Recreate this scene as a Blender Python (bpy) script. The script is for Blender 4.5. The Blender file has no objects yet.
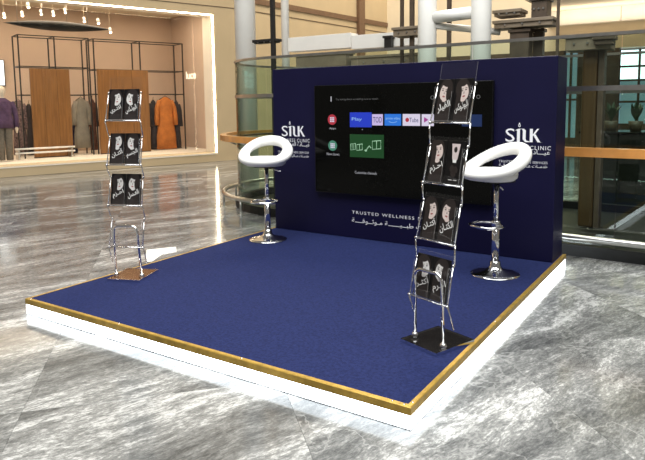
import bpy, bmesh, math, random
from mathutils import Vector, Matrix
random.seed(7)
sc = bpy.context.scene
col = sc.collection
PI = math.pi

# ------------------------------------------------------------------ camera
F_PX, PPX, PPY = 609.33, 329.61, 169.25
CAM = Vector((4.102, -2.366, 1.466))
YAW, PIT, ROL = -0.57066, -0.10746, -0.01113
cam_d = bpy.data.cameras.new('camera'); cam = bpy.data.objects.new('camera', cam_d); col.objects.link(cam)
fw = Vector((math.sin(YAW)*math.cos(PIT), math.cos(YAW)*math.cos(PIT), math.sin(PIT)))
r0 = Vector((math.cos(YAW), -math.sin(YAW), 0)); u0 = r0.cross(fw)
rt = r0*math.cos(ROL)+u0*math.sin(ROL); up = -r0*math.sin(ROL)+u0*math.cos(ROL)
mm = Matrix((rt, up, -fw)).transposed().to_4x4(); mm.translation = CAM
cam.matrix_world = mm
cam_d.sensor_width = 36; cam_d.lens = F_PX/645*36
cam_d.shift_x = -(PPX-322.5)/645; cam_d.shift_y = (PPY-230)/645
cam_d.clip_start = .05; cam_d.clip_end = 200
sc.camera = cam

# ------------------------------------------------------------------ light
sc.view_settings.view_transform = 'Standard'; sc.view_settings.look = 'None'
sc.view_settings.gamma = 1; sc.view_settings.use_curve_mapping = False
sc.view_settings.exposure = 0.0
w = bpy.data.worlds.new('mall_ambient'); sc.world = w; w.use_nodes = True
w.node_tree.nodes['Background'].inputs[0].default_value = (1.0, .93, .84, 1)
w.node_tree.nodes['Background'].inputs[1].default_value = .19
def area(name, loc, rot, sx, sy, power, color=(1, 1, 1)):
    l = bpy.data.lights.new(name, 'AREA'); l.shape = 'RECTANGLE'; l.size = sx; l.size_y = sy; l.energy = power; l.color = color
    o = bpy.data.objects.new(name, l); col.objects.link(o); o.location = loc; o.rotation_euler = rot; return o
area('unseen_overhead_light', (4, -1, 9.5), (0, 0, 0), 12, 9, 2450, (.98, 1, .985))  # unseen overhead area lamp, added as the main light from above
area('back_wall_fill', (-2.5, 13.5, 13.5), (0, 0, 0), 6, 9, 3100, (1, .90, .74))  # added unseen warm fill, brightens the beige back wall
sc.cycles.transparent_max_bounces = 32

# ------------------------------------------------------------------ helpers
def ray(x, y): return fw + rt*((x-PPX)/F_PX) - up*((y-PPY)/F_PX)
def onY(x, y, Y):                      # pixel -> point on the vertical plane y = Y
    d = ray(x, y); return CAM + d*((Y-CAM.y)/d.y)
def onZ(x, y, Z):                      # pixel -> point on the level z = Z
    d = ray(x, y); return CAM + d*((Z-CAM.z)/d.z)

def N(nt, t, **kw):
    n = nt.nodes.new(t)
    for k, v in kw.items(): setattr(n, k, v)
    return n
def mat(name, c, rough=.5, metal=0, spec=.5, em=None, es=0, var=0, scale=20, bump=0, bscale=200, stretch=None, c2=None, coat=0):
    m = bpy.data.materials.new(name); m.use_nodes = True; nt = m.node_tree; b = nt.nodes['Principled BSDF']
    b.inputs['Base Color'].default_value = (*c, 1); b.inputs['Roughness'].default_value = rough
    b.inputs['Metallic'].default_value = metal; b.inputs['Specular IOR Level'].default_value = spec
    b.inputs['Coat Weight'].default_value = coat; b.inputs['Coat Roughness'].default_value = .05
    if em: b.inputs['Emission Color'].default_value = (*em, 1); b.inputs['Emission Strength'].default_value = es
    tc = N(nt, 'ShaderNodeTexCoord')
    mp = N(nt, 'ShaderNodeMapping'); nt.links.new(tc.outputs['Object'], mp.inputs[0])
    if stretch: mp.inputs['Scale'].default_value = stretch
    nz = N(nt, 'ShaderNodeTexNoise'); nz.inputs['Scale'].default_value = scale; nz.inputs['Detail'].default_value = 5
    nt.links.new(mp.outputs[0], nz.inputs['Vector'])
    rp = N(nt, 'ShaderNodeValToRGB'); rp.color_ramp.elements[0].position = .3; rp.color_ramp.elements[1].position = .7
    a = c2 if c2 else tuple(max(0, v*(1-var)) for v in c); z = c if c2 else tuple(min(1, v*(1+var)) for v in c)
    rp.color_ramp.elements[0].color = (*a, 1); rp.color_ramp.elements[1].color = (*z, 1)
    nt.links.new(nz.outputs['Fac'], rp.inputs[0])
    if var or c2: nt.links.new(rp.outputs[0], b.inputs['Base Color'])
    if bump:
        n2 = N(nt, 'ShaderNodeTexNoise'); n2.inputs['Scale'].default_value = bscale; nt.links.new(mp.outputs[0], n2.inputs['Vector'])
        bp = N(nt, 'ShaderNodeBump'); bp.inputs['Strength'].default_value = bump; bp.inputs['Distance'].default_value = .004
        nt.links.new(n2.outputs['Fac'], bp.inputs['Height']); nt.links.new(bp.outputs[0], b.inputs['Normal'])
    return m
def clear_mat(name, tint, ior=1.45, rough=0.0, gloss=1.0, haze=0.0, hcol=(1, 1, 1)):
    m = bpy.data.materials.new(name); m.use_nodes = True; nt = m.node_tree; nt.nodes.clear()
    out = N(nt, 'ShaderNodeOutputMaterial'); tr = N(nt, 'ShaderNodeBsdfTransparent'); tr.inputs[0].default_value = (*tint, 1)
    gl = N(nt, 'ShaderNodeBsdfGlossy'); gl.inputs['Roughness'].default_value = rough; gl.inputs[0].default_value = (gloss, gloss, gloss, 1)
    lw = N(nt, 'ShaderNodeLayerWeight'); lw.inputs[0].default_value = .5
    f0 = ((ior-1)/(ior+1))**2
    pw = N(nt, 'ShaderNodeMath', operation='POWER'); nt.links.new(lw.outputs['Facing'], pw.inputs[0]); pw.inputs[1].default_value = 5
    fr = N(nt, 'ShaderNodeMath', operation='MULTIPLY_ADD'); nt.links.new(pw.outputs[0], fr.inputs[0]); fr.inputs[1].default_value = 1-f0; fr.inputs[2].default_value = f0
    mx = N(nt, 'ShaderNodeMixShader'); nt.links.new(fr.outputs[0], mx.inputs[0]); nt.links.new(tr.outputs[0], mx.inputs[1]); nt.links.new(gl.outputs[0], mx.inputs[2])
    if haze:
        df = N(nt, 'ShaderNodeBsdfDiffuse'); df.inputs[0].default_value = (*hcol, 1)
        m2 = N(nt, 'ShaderNodeMixShader'); m2.inputs[0].default_value = haze
        nt.links.new(mx.outputs[0], m2.inputs[1]); nt.links.new(df.outputs[0], m2.inputs[2]); nt.links.new(m2.outputs[0], out.inputs[0])
    else: nt.links.new(mx.outputs[0], out.inputs[0])
    return m

def marble():
    m = bpy.data.materials.new('grey_marble'); m.use_nodes = True; nt = m.node_tree; b = nt.nodes['Principled BSDF']; L = nt.links.new
    geo = N(nt, 'ShaderNodeNewGeometry'); oi = N(nt, 'ShaderNodeObjectInfo'); sp = N(nt, 'ShaderNodeSeparateColor'); L(oi.outputs['Color'], sp.inputs[0])
    ang = N(nt, 'ShaderNodeMath', operation='MULTIPLY'); L(sp.outputs[0], ang.inputs[0]); ang.inputs[1].default_value = -2*PI
    ro = N(nt, 'ShaderNodeVectorRotate', rotation_type='Z_AXIS'); L(geo.outputs['Position'], ro.inputs['Vector']); L(ang.outputs[0], ro.inputs['Angle'])
    off = N(nt, 'ShaderNodeMath', operation='MULTIPLY'); L(sp.outputs[1], off.inputs[0]); off.inputs[1].default_value = 90
    cb = N(nt, 'ShaderNodeCombineXYZ'); L(off.outputs[0], cb.inputs[2])
    ad = N(nt, 'ShaderNodeVectorMath', operation='ADD'); L(ro.outputs[0], ad.inputs[0]); L(cb.outputs[0], ad.inputs[1])
    # warp
    wn = N(nt, 'ShaderNodeTexNoise'); wn.inputs['Scale'].default_value = 1.3; wn.inputs['Detail'].default_value = 2; L(ad.outputs[0], wn.inputs['Vector'])
    ws = N(nt, 'ShaderNodeVectorMath', operation='SUBTRACT'); L(wn.outputs['Color'], ws.inputs[0]); ws.inputs[1].default_value = (.5, .5, .5)
    wm = N(nt, 'ShaderNodeVectorMath', operation='SCALE'); L(ws.outputs[0], wm.inputs[0])
    wsc = N(nt, 'ShaderNodeMath', operation='MULTIPLY'); L(sp.outputs[2], wsc.inputs[0]); wsc.inputs[1].default_value = 1.0; L(wsc.outputs[0], wm.inputs['Scale'])
    wa = N(nt, 'ShaderNodeVectorMath', operation='ADD'); L(ad.outputs[0], wa.inputs[0]); L(wm.outputs[0], wa.inputs[1])
    wm2 = N(nt, 'ShaderNodeVectorMath', operation='SCALE'); L(ws.outputs[0], wm2.inputs[0]); wm2.inputs['Scale'].default_value = .16
    wa2 = N(nt, 'ShaderNodeVectorMath', operation='ADD'); L(ad.outputs[0], wa2.inputs[0]); L(wm2.outputs[0], wa2.inputs[1])
    def streak(sx, sy, det, rg=.6, src=None):
        mp = N(nt, 'ShaderNodeMapping'); mp.inputs['Scale'].default_value = (sx, sy, 1); L((src or wa).outputs[0], mp.inputs[0])
        n = N(nt, 'ShaderNodeTexNoise'); n.inputs['Scale'].default_value = 1; n.inputs['Detail'].default_value = det; n.inputs['Roughness'].default_value = rg; L(mp.outputs[0], n.inputs['Vector']); return n
    s1 = streak(.55, 3.0, 9, .66); s2 = streak(9, 25, 9, .8, wa2)
    mix = N(nt, 'ShaderNodeMix'); mix.data_type = 'FLOAT'; mix.inputs[0].default_value = .42; L(s1.outputs[0], mix.inputs[2]); L(s2.outputs[0], mix.inputs[3])
    s3 = streak(38, 90, 4, .7, wa2)
    m3 = N(nt, 'ShaderNodeMath', operation='MULTIPLY_ADD'); L(s3.outputs[0], m3.inputs[0]); m3.inputs[1].default_value = .26; m3.inputs[2].default_value = -.13
    m4 = N(nt, 'ShaderNodeMath', operation='ADD'); L(mix.outputs[0], m4.inputs[0]); L(m3.outputs[0], m4.inputs[1])
    rp = N(nt, 'ShaderNodeValToRGB'); L(m4.outputs[0], rp.inputs[0]); cr = rp.color_ramp
    cr.elements[0].position = .40; cr.elements[0].color = (.070, .072, .073, 1); cr.elements[1].position = .61; cr.elements[1].color = (.53, .53, .52, 1)
    e = cr.elements.new(.475); e.color = (.135, .137, .136, 1); e = cr.elements.new(.54); e.color = (.225, .227, .223, 1)
    # thin white veins
    vn = N(nt, 'ShaderNodeTexNoise'); vn.inputs['Scale'].default_value = 2.2; vn.inputs['Detail'].default_value = 5; vn.inputs['Roughness'].default_value = .55; L(wa.outputs[0], vn.inputs['Vector'])
    a1 = N(nt, 'ShaderNodeMath', operation='SUBTRACT'); L(vn.outputs[0], a1.inputs[0]); a1.inputs[1].default_value = .5
    a2 = N(nt, 'ShaderNodeMath', operation='ABSOLUTE'); L(a1.outputs[0], a2.inputs[0])
    vr = N(nt, 'ShaderNodeValToRGB'); L(a2.outputs[0], vr.inputs[0]); vr.color_ramp.elements[0].color = (1, 1, 1, 1); vr.color_ramp.elements[1].color = (0, 0, 0, 1); vr.color_ramp.elements[1].position = .012
    vm = N(nt, 'ShaderNodeMath', operation='MULTIPLY'); L(vr.outputs[0], vm.inputs[0]); L(sp.outputs[2], vm.inputs[1])
    mc = N(nt, 'ShaderNodeMix'); mc.data_type = 'RGBA'; L(vm.outputs[0], mc.inputs[0]); L(rp.outputs[0], mc.inputs[6]); mc.inputs[7].default_value = (.45, .45, .44, 1)
    # tone of the slab
    tn = N(nt, 'ShaderNodeMix'); tn.data_type = 'RGBA'; tn.blend_type = 'MULTIPLY'; tn.inputs[0].default_value = 1; L(mc.outputs[2], tn.inputs[6])
    tv = N(nt, 'ShaderNodeMath', operation='MULTIPLY_ADD'); L(oi.outputs['Alpha'], tv.inputs[0]); tv.inputs[1].default_value = 1; tv.inputs[2].default_value = 0
    cc = N(nt, 'ShaderNodeCombineColor'); [L(tv.outputs[0], cc.inputs[k]) for k in range(3)]
    L(cc.outputs[0], tn.inputs[7]); L(tn.outputs[2], b.inputs['Base Color'])
    b.inputs['Roughness'].default_value = .11; b.inputs['Specular IOR Level'].default_value = .26
    return m

M = {}
M['marble'] = marble()
M['carpet'] = mat('blue_carpet', (.0150, .0215, .078), .95, spec=.1, var=.25, scale=60, bump=.6, bscale=260)
M['navy'] = mat('navy_laminate', (.0060, .0052, .033), .5, spec=.2, var=.06, scale=3)
M['brass'] = mat('brushed_brass', (.46, .29, .055), .36, metal=.5, var=.22, scale=6, stretch=(3, 3, 3))
M['led'] = mat('lit_white_diffuser', (.9, .9, .9), .5, em=(.86, .94, 1), es=6.8)
M['cove'] = mat('warm_cove_light', (.9, .85, .75), .5, em=(1, .82, .56), es=10)
M['cove_strip'] = mat('warm_cove_strip', (.9, .85, .75), .5, em=(1, .84, .60), es=24)
M['plinth'] = mat('dark_plinth', (.05, .05, .06), .6, var=.1)
M['lightbits'] = mat('glowing_white_print', (.85, .85, .88), .6, em=(.8, .8, .9), es=.12)  # white print with a faint glow added to its colour
M['chrome'] = mat('polished_chrome', (.78, .78, .79), .1, metal=1, var=.03)
M['steel'] = mat('brushed_steel', (.55, .54, .52), .28, metal=1, var=.1, scale=12)
M['white_vinyl'] = mat('white_vinyl', (.86, .85, .83), .38, spec=.5, var=.02, scale=8, coat=.2)
M['black_gloss'] = mat('black_gloss', (.012, .011, .011), .08, spec=.5, var=.2)
M['tv_black'] = mat('tv_bezel', (.006, .006, .006), .3, spec=.2, var=.1)
M['tv_glass'] = mat('tv_screen', (.0035, .0035, .003), .12, spec=.12, var=.1)
M['brown_gloss'] = mat('brown_mirror_plate', (.13, .06, .028), .08, spec=.6, var=.08, scale=4)
M['acrylic'] = clear_mat('clear_acrylic', (.985, .985, .99), 1.40, .0, .9)
M['acrylic_edge'] = clear_mat('acrylic_edge', (.85, .87, .88), 1.6, .15, 1, .22, (.85, .82, .8))  # whitish haze in the colour imitates glints along the edges
M['glass'] = clear_mat('green_glass', (.86, .925, .875), 1.5, 0, .6)
M['shop_glass'] = clear_mat('shop_glass', (.98, .98, .97), 1.16, 0, .8)
M['beige'] = mat('beige_wall_panel', (.52, .405, .25), .6, var=.05, scale=1.5)
M['cream'] = mat('cream_paint', (.72, .62, .46), .7, var=.04, scale=2)
M['ceilcream'] = mat('ceiling_cream_paint', (.80, .70, .54), .8, var=.02, scale=2)
M['whitepaint'] = mat('white_paint', (.84, .82, .78), .45, var=.03, scale=4)
M['lining'] = mat('warm_white_lining', (.84, .77, .66), .5, var=.03, scale=3)
M['shopwall'] = mat('shop_plaster', (.56, .43, .34), .8, var=.05, scale=2)
M['wood'] = mat('honey_wood', (.30, .135, .038), .4, var=.25, scale=3, stretch=(8, 8, .5), c2=(.19, .08, .022))
M['railwood'] = mat('orange_handrail_wood', (.62, .27, .07), .3, spec=.5, var=.2, scale=4, coat=.5)
M['black_metal'] = mat('black_metal', (.02, .018, .017), .4, spec=.4, var=.2)
M['dark_brown'] = mat('dark_brown_steel', (.085, .06, .042), .45, spec=.4, var=.25, scale=8)
M['bronze'] = mat('bronze_cladding', (.085, .05, .022), .4, metal=.2, var=.2, scale=4, stretch=(6, 6, .3))
M['taupe'] = mat('taupe_steel', (.22, .17, .12), .5, var=.15, scale=5)
M['trim_brown'] = mat('brown_trim', (.16, .09, .05), .5, var=.15)
M['groove'] = mat('dark_groove', (.12, .08, .045), .7, var=.1)  # dark brown of the panel joints
M['pit'] = mat('dark_pit', (.009, .009, .0085), .4, spec=.3, var=.2)
M['paper_black'] = mat('black_brochure_paper', (.006, .0055, .006), .3, spec=.3, var=.3)
M['skin'] = mat('printed_skin', (.70, .58, .54), .35, var=.06, scale=60)
M['skin_grey'] = mat('printed_grey_skin', (.66, .64, .62), .35, var=.06, scale=60)
M['hair'] = mat('printed_hair', (.022, .016, .015), .35, var=.2, scale=90)
M['lips'] = mat('printed_lips', (.33, .08, .08), .35, var=.05)
M['print_white'] = mat('printed_white', (.8, .79, .77), .4, var=.03)
M['print_pink'] = mat('printed_pale_tube', (.66, .55, .55), .4, var=.05)

def link(name, me, m=None, parent=None, loc=None, rot=None):
    o = bpy.data.objects.new(name, me); col.objects.link(o)
    if m is not None and me is not None and not me.materials:
        for q in (m if isinstance(m, (list, tuple)) else [m]): me.materials.append(M[q] if isinstance(q, str) else q)
    if parent: o.parent = parent
    if loc is not None: o.location = loc
    if rot is not None: o.rotation_euler = rot
    return o
def tag(o, label, cat, group=None, kind=None):
    o['label'] = label; o['category'] = cat
    if group: o['group'] = group
    if kind: o['kind'] = kind
    return o
def struct(o, label=None):
    o['kind'] = 'structure'
    if label: o['label'] = label
    return o
def thing(name, label, cat, loc=(0, 0, 0), rz=0, group=None):
    o = link(name, None, None, None, loc, (0, 0, rz)); o.empty_display_size = .1
    return tag(o, label, cat, group)

class MB:
    def __init__(s): s.v = []; s.f = []; s.mi = []; s.sm = []
    def add(s, vs, fs, mi=0, smooth=False):
        n = len(s.v); s.v += [tuple(v) for v in vs]
        for f in fs: s.f.append([i+n for i in f]); s.mi.append(mi); s.sm.append(smooth)
        return s
    def box(s, a, b, mi=0, mtx=None, side_mi=None, big=(2, 4)):
        x0, y0, z0 = a; x1, y1, z1 = b
        vs = [Vector(p) for p in ((x0,y0,z0),(x1,y0,z0),(x1,y1,z0),(x0,y1,z0),(x0,y0,z1),(x1,y0,z1),(x1,y1,z1),(x0,y1,z1))]
        if mtx: vs = [mtx @ v for v in vs]
        fs = [(0,3,2,1),(4,5,6,7),(0,1,5,4),(1,2,6,5),(2,3,7,6),(3,0,4,7)]
        n = len(s.v); s.v += [tuple(v) for v in vs]
        for k, f in enumerate(fs):
            s.f.append([i+n for i in f]); s.sm.append(False)
            s.mi.append(mi if side_mi is None or k in big else side_mi)
        return s
    def tube(s, pts, r, n=8, mi=0, cap=True, closed=False):
        pts = [Vector(p) for p in pts]; m = len(pts); rs = r if isinstance(r, (list, tuple)) else [r]*m
        base = len(s.v); prev = None
        for i, p in enumerate(pts):
            a = pts[i-1] if (i > 0 or closed) else p; b = pts[(i+1) % m] if (i < m-1 or closed) else p
            t = (b-a).normalized()
            if prev is None:
                ref = Vector((0, 0, 1)) if abs(t.z) < .9 else Vector((1, 0, 0)); nn = (ref - t*ref.dot(t)).normalized()
            else: nn = (prev - t*prev.dot(t)).normalized()
            prev = nn; bb = t.cross(nn)
            for k in range(n):
                a_ = 2*PI*k/n; s.v.append(tuple(p + (nn*math.cos(a_)+bb*math.sin(a_))*rs[i]))
        for i in range(m if closed else m-1):
            j = (i+1) % m
            for k in range(n):
                k2 = (k+1) % n; s.f.append([base+i*n+k, base+i*n+k2, base+j*n+k2, base+j*n+k]); s.mi.append(mi); s.sm.append(True)
        if cap and not closed:
            s.f.append([base+k for k in range(n)][::-1]); s.mi.append(mi); s.sm.append(False)
            s.f.append([base+(m-1)*n+k for k in range(n)]); s.mi.append(mi); s.sm.append(False)
        return s
    def lathe(s, prof, c=(0, 0, 0), n=32, mi=0):
        base = len(s.v)
        for r, z in prof:
            for k in range(n):
                a = 2*PI*k/n; s.v.append((c[0]+r*math.cos(a), c[1]+r*math.sin(a), c[2]+z))
        for i in range(len(prof)-1):
            for k in range(n):
                k2 = (k+1) % n; s.f.append([base+i*n+k, base+i*n+k2, base+(i+1)*n+k2, base+(i+1)*n+k]); s.mi.append(mi); s.sm.append(True)
        s.f.append([base+k for k in range(n)][::-1]); s.mi.append(mi); s.sm.append(False)
        s.f.append([base+(len(prof)-1)*n+k for k in range(n)]); s.mi.append(mi); s.sm.append(False)
        return s
    def loft(s, rings, n=20, mi=0, fold=0, fk=9):
        base = len(s.v)
        for (cx, cy, z, rx, ry) in rings:
            for k in range(n):
                a = 2*PI*k/n; q = 1+fold*math.sin(a*fk+z*3)
                s.v.append((cx+rx*q*math.cos(a), cy+ry*q*math.sin(a), z))
        m = len(rings)
        for i in range(m-1):
            for k in range(n):
                k2 = (k+1) % n; s.f.append([base+i*n+k, base+i*n+k2, base+(i+1)*n+k2, base+(i+1)*n+k]); s.mi.append(mi); s.sm.append(True)
        s.f.append([base+k for k in range(n)][::-1]); s.mi.append(mi); s.sm.append(False)
        s.f.append([base+(m-1)*n+k for k in range(n)]); s.mi.append(mi); s.sm.append(False)
        return s
    def poly(s, pts, mi=0): return s.add(pts, [list(range(len(pts)))], mi)
    def ell(s, cx, cz, rx, rz, y, mi=0, n=20, rot=0):
        ca, sa = math.cos(rot), math.sin(rot)
        return s.poly([(cx+rx*math.cos(2*PI*k/n)*ca-rz*math.sin(2*PI*k/n)*sa, y, cz+rx*math.cos(2*PI*k/n)*sa+rz*math.sin(2*PI*k/n)*ca) for k in range(n)], mi)
    def mesh(s, name):
        me = bpy.data.meshes.new(name); me.from_pydata(s.v, [], s.f)
        me.polygons.foreach_set('material_index', s.mi); me.polygons.foreach_set('use_smooth', s.sm); me.update(); return me
    def build(s, name, m, parent=None, loc=None, rot=None): return link(name, s.mesh(name), m, parent, loc, rot)
def bevel(me, wdt, seg=2):
    bm = bmesh.new(); bm.from_mesh(me); bmesh.ops.bevel(bm, geom=bm.edges[:], offset=wdt, segments=seg, profile=.5, affect='EDGES'); bm.to_mesh(me); bm.free(); return me
def bbox(name, a, b, m, parent=None, bev=.004, loc=None, rot=None):
    me = MB().box(a, b).mesh(name)
    if bev: bevel(me, bev)
    return link(name, me, m, parent, loc, rot)

# arabic shaping into presentation forms (visual order)
AR = {'ا': (0xFE8D, 2), 'أ': (0xFE83, 2), 'ب': (0xFE8F, 4), 'ة': (0xFE93, 2), 'ت': (0xFE95, 4), 'ث': (0xFE99, 4), 'ج': (0xFE9D, 4), 'ح': (0xFEA1, 4), 'خ': (0xFEA5, 4),
      'د': (0xFEA9, 2), 'ر': (0xFEAD, 2), 'ز': (0xFEAF, 2), 'س': (0xFEB1, 4), 'ش': (0xFEB5, 4), 'ط': (0xFEC1, 4), 'ع': (0xFEC9, 4), 'ف': (0xFED1, 4), 'ق': (0xFED5, 4), 'ك': (0xFED9, 4),
      'ل': (0xFEDD, 4), 'م': (0xFEE1, 4), 'ن': (0xFEE5, 4), 'ه': (0xFEE9, 4), 'و': (0xFEED, 2), 'ي': (0xFEF1, 4)}
def arabic(s):
    out = []
    for i, ch in enumerate(s):
        if ch not in AR: out.append(ch); continue
        b, nf = AR[ch]
        p = s[i-1] if i else ' '; q = s[i+1] if i+1 < len(s) else ' '
        pj = p == 'ـ' or (p in AR and AR[p][1] == 4); nj = nf == 4 and (q == 'ـ' or q in AR)
        out.append(chr(b + (3 if pj and nj else 2 if nj else 1 if pj else 0)))
    return ''.join(out[::-1])
def text_mesh(body, width=None, height=None, ext=.0008, spacing=1.0, shear=0, res=3, off=0):
    """text centred on x=0, baseline box centred on z=0, lying in the xz plane and facing -y"""
    c = bpy.data.curves.new('txt', 'FONT'); c.body = body; c.size = 1; c.space_character = spacing; c.resolution_u = res; c.shear = shear; c.offset = off
    o = bpy.data.objects.new('txt', c); me = bpy.data.meshes.new_from_object(o)
    bpy.data.objects.remove(o); bpy.data.curves.remove(c)
    me.materials.clear()
    xs = [v.co.x for v in me.vertices]; ys = [v.co.y for v in me.vertices]
    x0, x1, y0, y1 = min(xs), max(xs), min(ys), max(ys)
    sx = width/(x1-x0) if width else None; sz = height/(y1-y0) if height else None
    sx = sx or sz; sz = sz or sx
    for v in me.vertices: v.co = Vector(((v.co.x-(x0+x1)/2)*sx, -ext, (v.co.y-(y0+y1)/2)*sz))
    return me

# ------------------------------------------------------------------ sizes
W, D, TH, HW, HP = 3.0, 2.858, .37, 1.722, .112      # platform width, depth to the display wall, wall thickness, wall height, deck height

# ================================================================== STRUCTURE
# ---- floor of marble slabs
TA = math.radians(-43); T = 1.27
ta = Vector((math.cos(TA), math.sin(TA), 0)); tb = Vector((-math.sin(TA), math.cos(TA), 0))
fl = MB(); fl.poly([(-30, -12, -.004), (25, -12, -.004), (25, 32, -.004), (-30, 32, -.004)])
floor = struct(fl.build('floor', 'marble'), 'polished grey marble floor'); floor.color = (.2, .3, .15, .95)
tile_me = MB().box((-T/2+.0006, -T/2+.0006, -.03), (T/2-.0006, T/2-.0006, 0)).mesh('marble_slab'); bevel(tile_me, .0005, 1); tile_me.materials.append(M['marble'])
cnt = 0
for i in range(-14, 15):
    for j in range(-9, 16):
        c = ta*(1.526+T*(i+.5)) + tb*(.306+T*(j+.5))
        d = c-CAM; d.z = -CAM.z; zf = d.dot(fw)
        if zf < .2 or (c-CAM).length > 13.5: continue
        px = PPX+F_PX*d.dot(rt)/zf; py = PPY-F_PX*d.dot(up)/zf; mar = 900/zf
        if px < -mar or px > 645+mar or py > 460+mar: continue
        if .9 < c.x < W-.9 and .9 < c.y < D+TH-.9: continue
        o = link('marble_slab', tile_me, None, floor, c, (0, 0, TA))
        right = c.x > 3.0
        rot = math.radians(72+random.uniform(-9, 9)*(2 if right else 1))
        tone = random.uniform(.80, 1.14)*(1.02 if right else 1.02)
        o.color = (rot/(2*PI) % 1, random.random(), random.uniform(.10, .2) if not right else random.uniform(.28, .42), tone); cnt += 1
print('slabs', cnt)

# ---- shop wall on the left
ANG = .32
sd = Vector((math.sin(ANG), math.cos(ANG), 0)); sn = Vector((math.cos(ANG), -math.sin(ANG), 0)); SP0 = Vector((-7.558, 7.397, 0))
SROT = PI/2-ANG                               # local x along the wall (+u), local y into the shop (+w)
def shp(x, y, wv):                            # pixel -> (u, w, z) on the plane w metres behind the shop front
    d = ray(x, y); t = ((SP0-CAM).dot(sn)-wv)/d.dot(sn); p = CAM+d*t
    return Vector(((p-SP0).dot(sd), wv, p.z))
def S_root(name): return link(name, None, None, None, SP0, (0, 0, SROT))
U0, U1, ZS, ZT, REV = -7.0, 2.1, .22, 3.76, .62
wl = MB().box((-11, 0, 0), (2.72, .6, ZS)).box((U1, 0, ZS), (2.72, .6, ZT)).box((-11, 0, ZT), (2.72, .6, 9)).box((-11, 0, ZS), (U0, .6, ZT)).build('wall_left', 'beige', None, SP0, (0, 0, SROT)); struct(wl, 'beige shop front wall around the lit display window')
def sbox(name, a, b, m, parent, bev=0): return bbox(name, a, b, m, parent, bev)
sbox('reveal_lining', (U1-.012, .02, ZS), (U1-.001, REV, ZT), 'lining', wl)
sbox('reveal_lining', (U0, .02, ZT-.012), (U1-.012, REV, ZT-.001), 'lining', wl)
sbox('cove_light', (U1-.035, .02, ZS+.02), (U1-.013, .05, ZT-.035), 'cove_strip', wl)
sbox('cove_light', (U0, .02, ZT-.035), (U1-.035, .05, ZT-.013), 'cove_strip', wl)
sbox('sill_slab', (U0, -.012, ZS-.03), (U1, .04, ZS), 'lining', wl)
# shop interior
struct(MB().box((-9, .6, ZS-.1), (2.7, 4.2, ZS-.001)).build('floor_shop', 'lining', None, SP0, (0, 0, SROT)), 'pale floor of the shop display')
struct(MB().box((-9, 3.6, ZS), (2.7, 3.7, 4.1)).build('wall_shop_back', 'shopwall', None, SP0, (0, 0, SROT)), 'warm plaster back wall of the shop')
struct(MB().box((2.6, .6, ZS), (2.7, 3.6, 4.1)).build('wall_shop_side', 'shopwall', None, SP0, (0, 0, SROT)), 'warm plaster side wall of the shop')
struct(MB().box((-9, .6, 4.1), (2.7, 3.7, 4.2)).build('ceiling_shop', 'cream', None, SP0, (0, 0, SROT)), 'cream ceiling of the shop')
win = S_root('window_1'); struct(win, 'large glazed shop display window')
for a, b in ((U0, -4.6), (-4.59, -2.3), (-2.29, -.1), (-.09, U1-.013)):
    sbox('pane', (a, REV-.03, ZS+.001), (b, REV-.018, ZT-.013), 'shop_glass', win)
# groove continuing over both walls, brown trim
struct(MB().box((-11, -.006, 3.945), (2.72, .004, 3.965)).build('trim_1', 'groove', None, SP0, (0, 0, SROT)), 'thin dark panel joint above the shop window')
A2 = .075; B0 = SP0 + sd*2.72
BROT = PI/2-A2
wb = struct(MB().box((0, 0, 0), (26, .3, 9)).build('wall_back', 'beige', None, B0, (0, 0, BROT)), 'tall beige wall behind the lift')
struct(MB().box((0, -.008, 3.94), (26, .004, 3.965)).build('trim_2', 'groove', None, B0, (0, 0, BROT)), 'thin dark panel joint on the beige wall')
struct(MB().box((0, -.03, 4.16), (26, .004, 4.31)).build('trim_3', 'trim_brown', None, B0, (0, 0, BROT)), 'brown trim band along the beige wall')

# ================================================================== LIFT ENCLOSURE
ax = Vector((.99873, -.0504, 0)); an = Vector((.0504, .99873, 0)); CL = Vector((-.8, 5.18, 0)); LEN = 5.6
AXR = math.atan2(ax.y, ax.x)
def stad(R, segs=24, close=True):
    pts = []
    for k in range(segs+1):
        a = PI/2+PI*k/segs; pts.append(CL+ax*(R*math.cos(a))+an*(R*math.sin(a)))
    for k in range(1, 10): pts.append(CL+ax*(LEN*k/10)-an*R)
    for k in range(segs+1):
        a = -PI/2+PI*k/segs; pts.append(CL+ax*(LEN+R*math.cos(a))+an*(R*math.sin(a)))
    for k in range(1, 10): pts.append(CL+ax*(LEN*(1-k/10))+an*R)
    return pts
RO, RG = 1.51, 1.29
lift = thing('lift_enclosure', 'curved green glass lift enclosure with orange wooden handrail and steel rails behind the navy wall', 'lift shaft')
def ring(name, R, z, r, m, n=10): return MB().tube([p+Vector((0, 0, z)) for p in stad(R)[3:-13]], r, n).build(name, m, lift)
def flatring(name, R0, R1, z0, z1, m, opn=False):
    a, b = stad(R0), stad(R1); vs = []
    if opn: a, b = a[5:-15], b[5:-15]
    n = len(a)
    for p, q in zip(a, b): vs += [p+Vector((0, 0, z0)), q+Vector((0, 0, z0)), q+Vector((0, 0, z1)), p+Vector((0, 0, z1))]
    fs = [(0, 1, 2, 3), (4*n-1, 4*n-2, 4*n-3, 4*n-4)] if opn else []
    for i in range(n-1 if opn else n):
        j = (i+1) % n
        for k in range(4): k2 = (k+1) % 4; fs.append((4*i+k, 4*j+k, 4*j+k2, 4*i+k2))
    return MB().add(vs, fs).build(name, m, lift)
ring('low_rail', RO, .215, .032, 'steel')
flatring('handrail', RO-.06, RO+.03, .965, 1.045, 'railwood', True)
flatring('handrail_bracket_band', RG+.012, RO-.06, .985, 1.0, 'dark_brown', True)
flatring('steel_band', RG-.012, RG+.022, 1.555, 1.60, 'steel')
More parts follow.
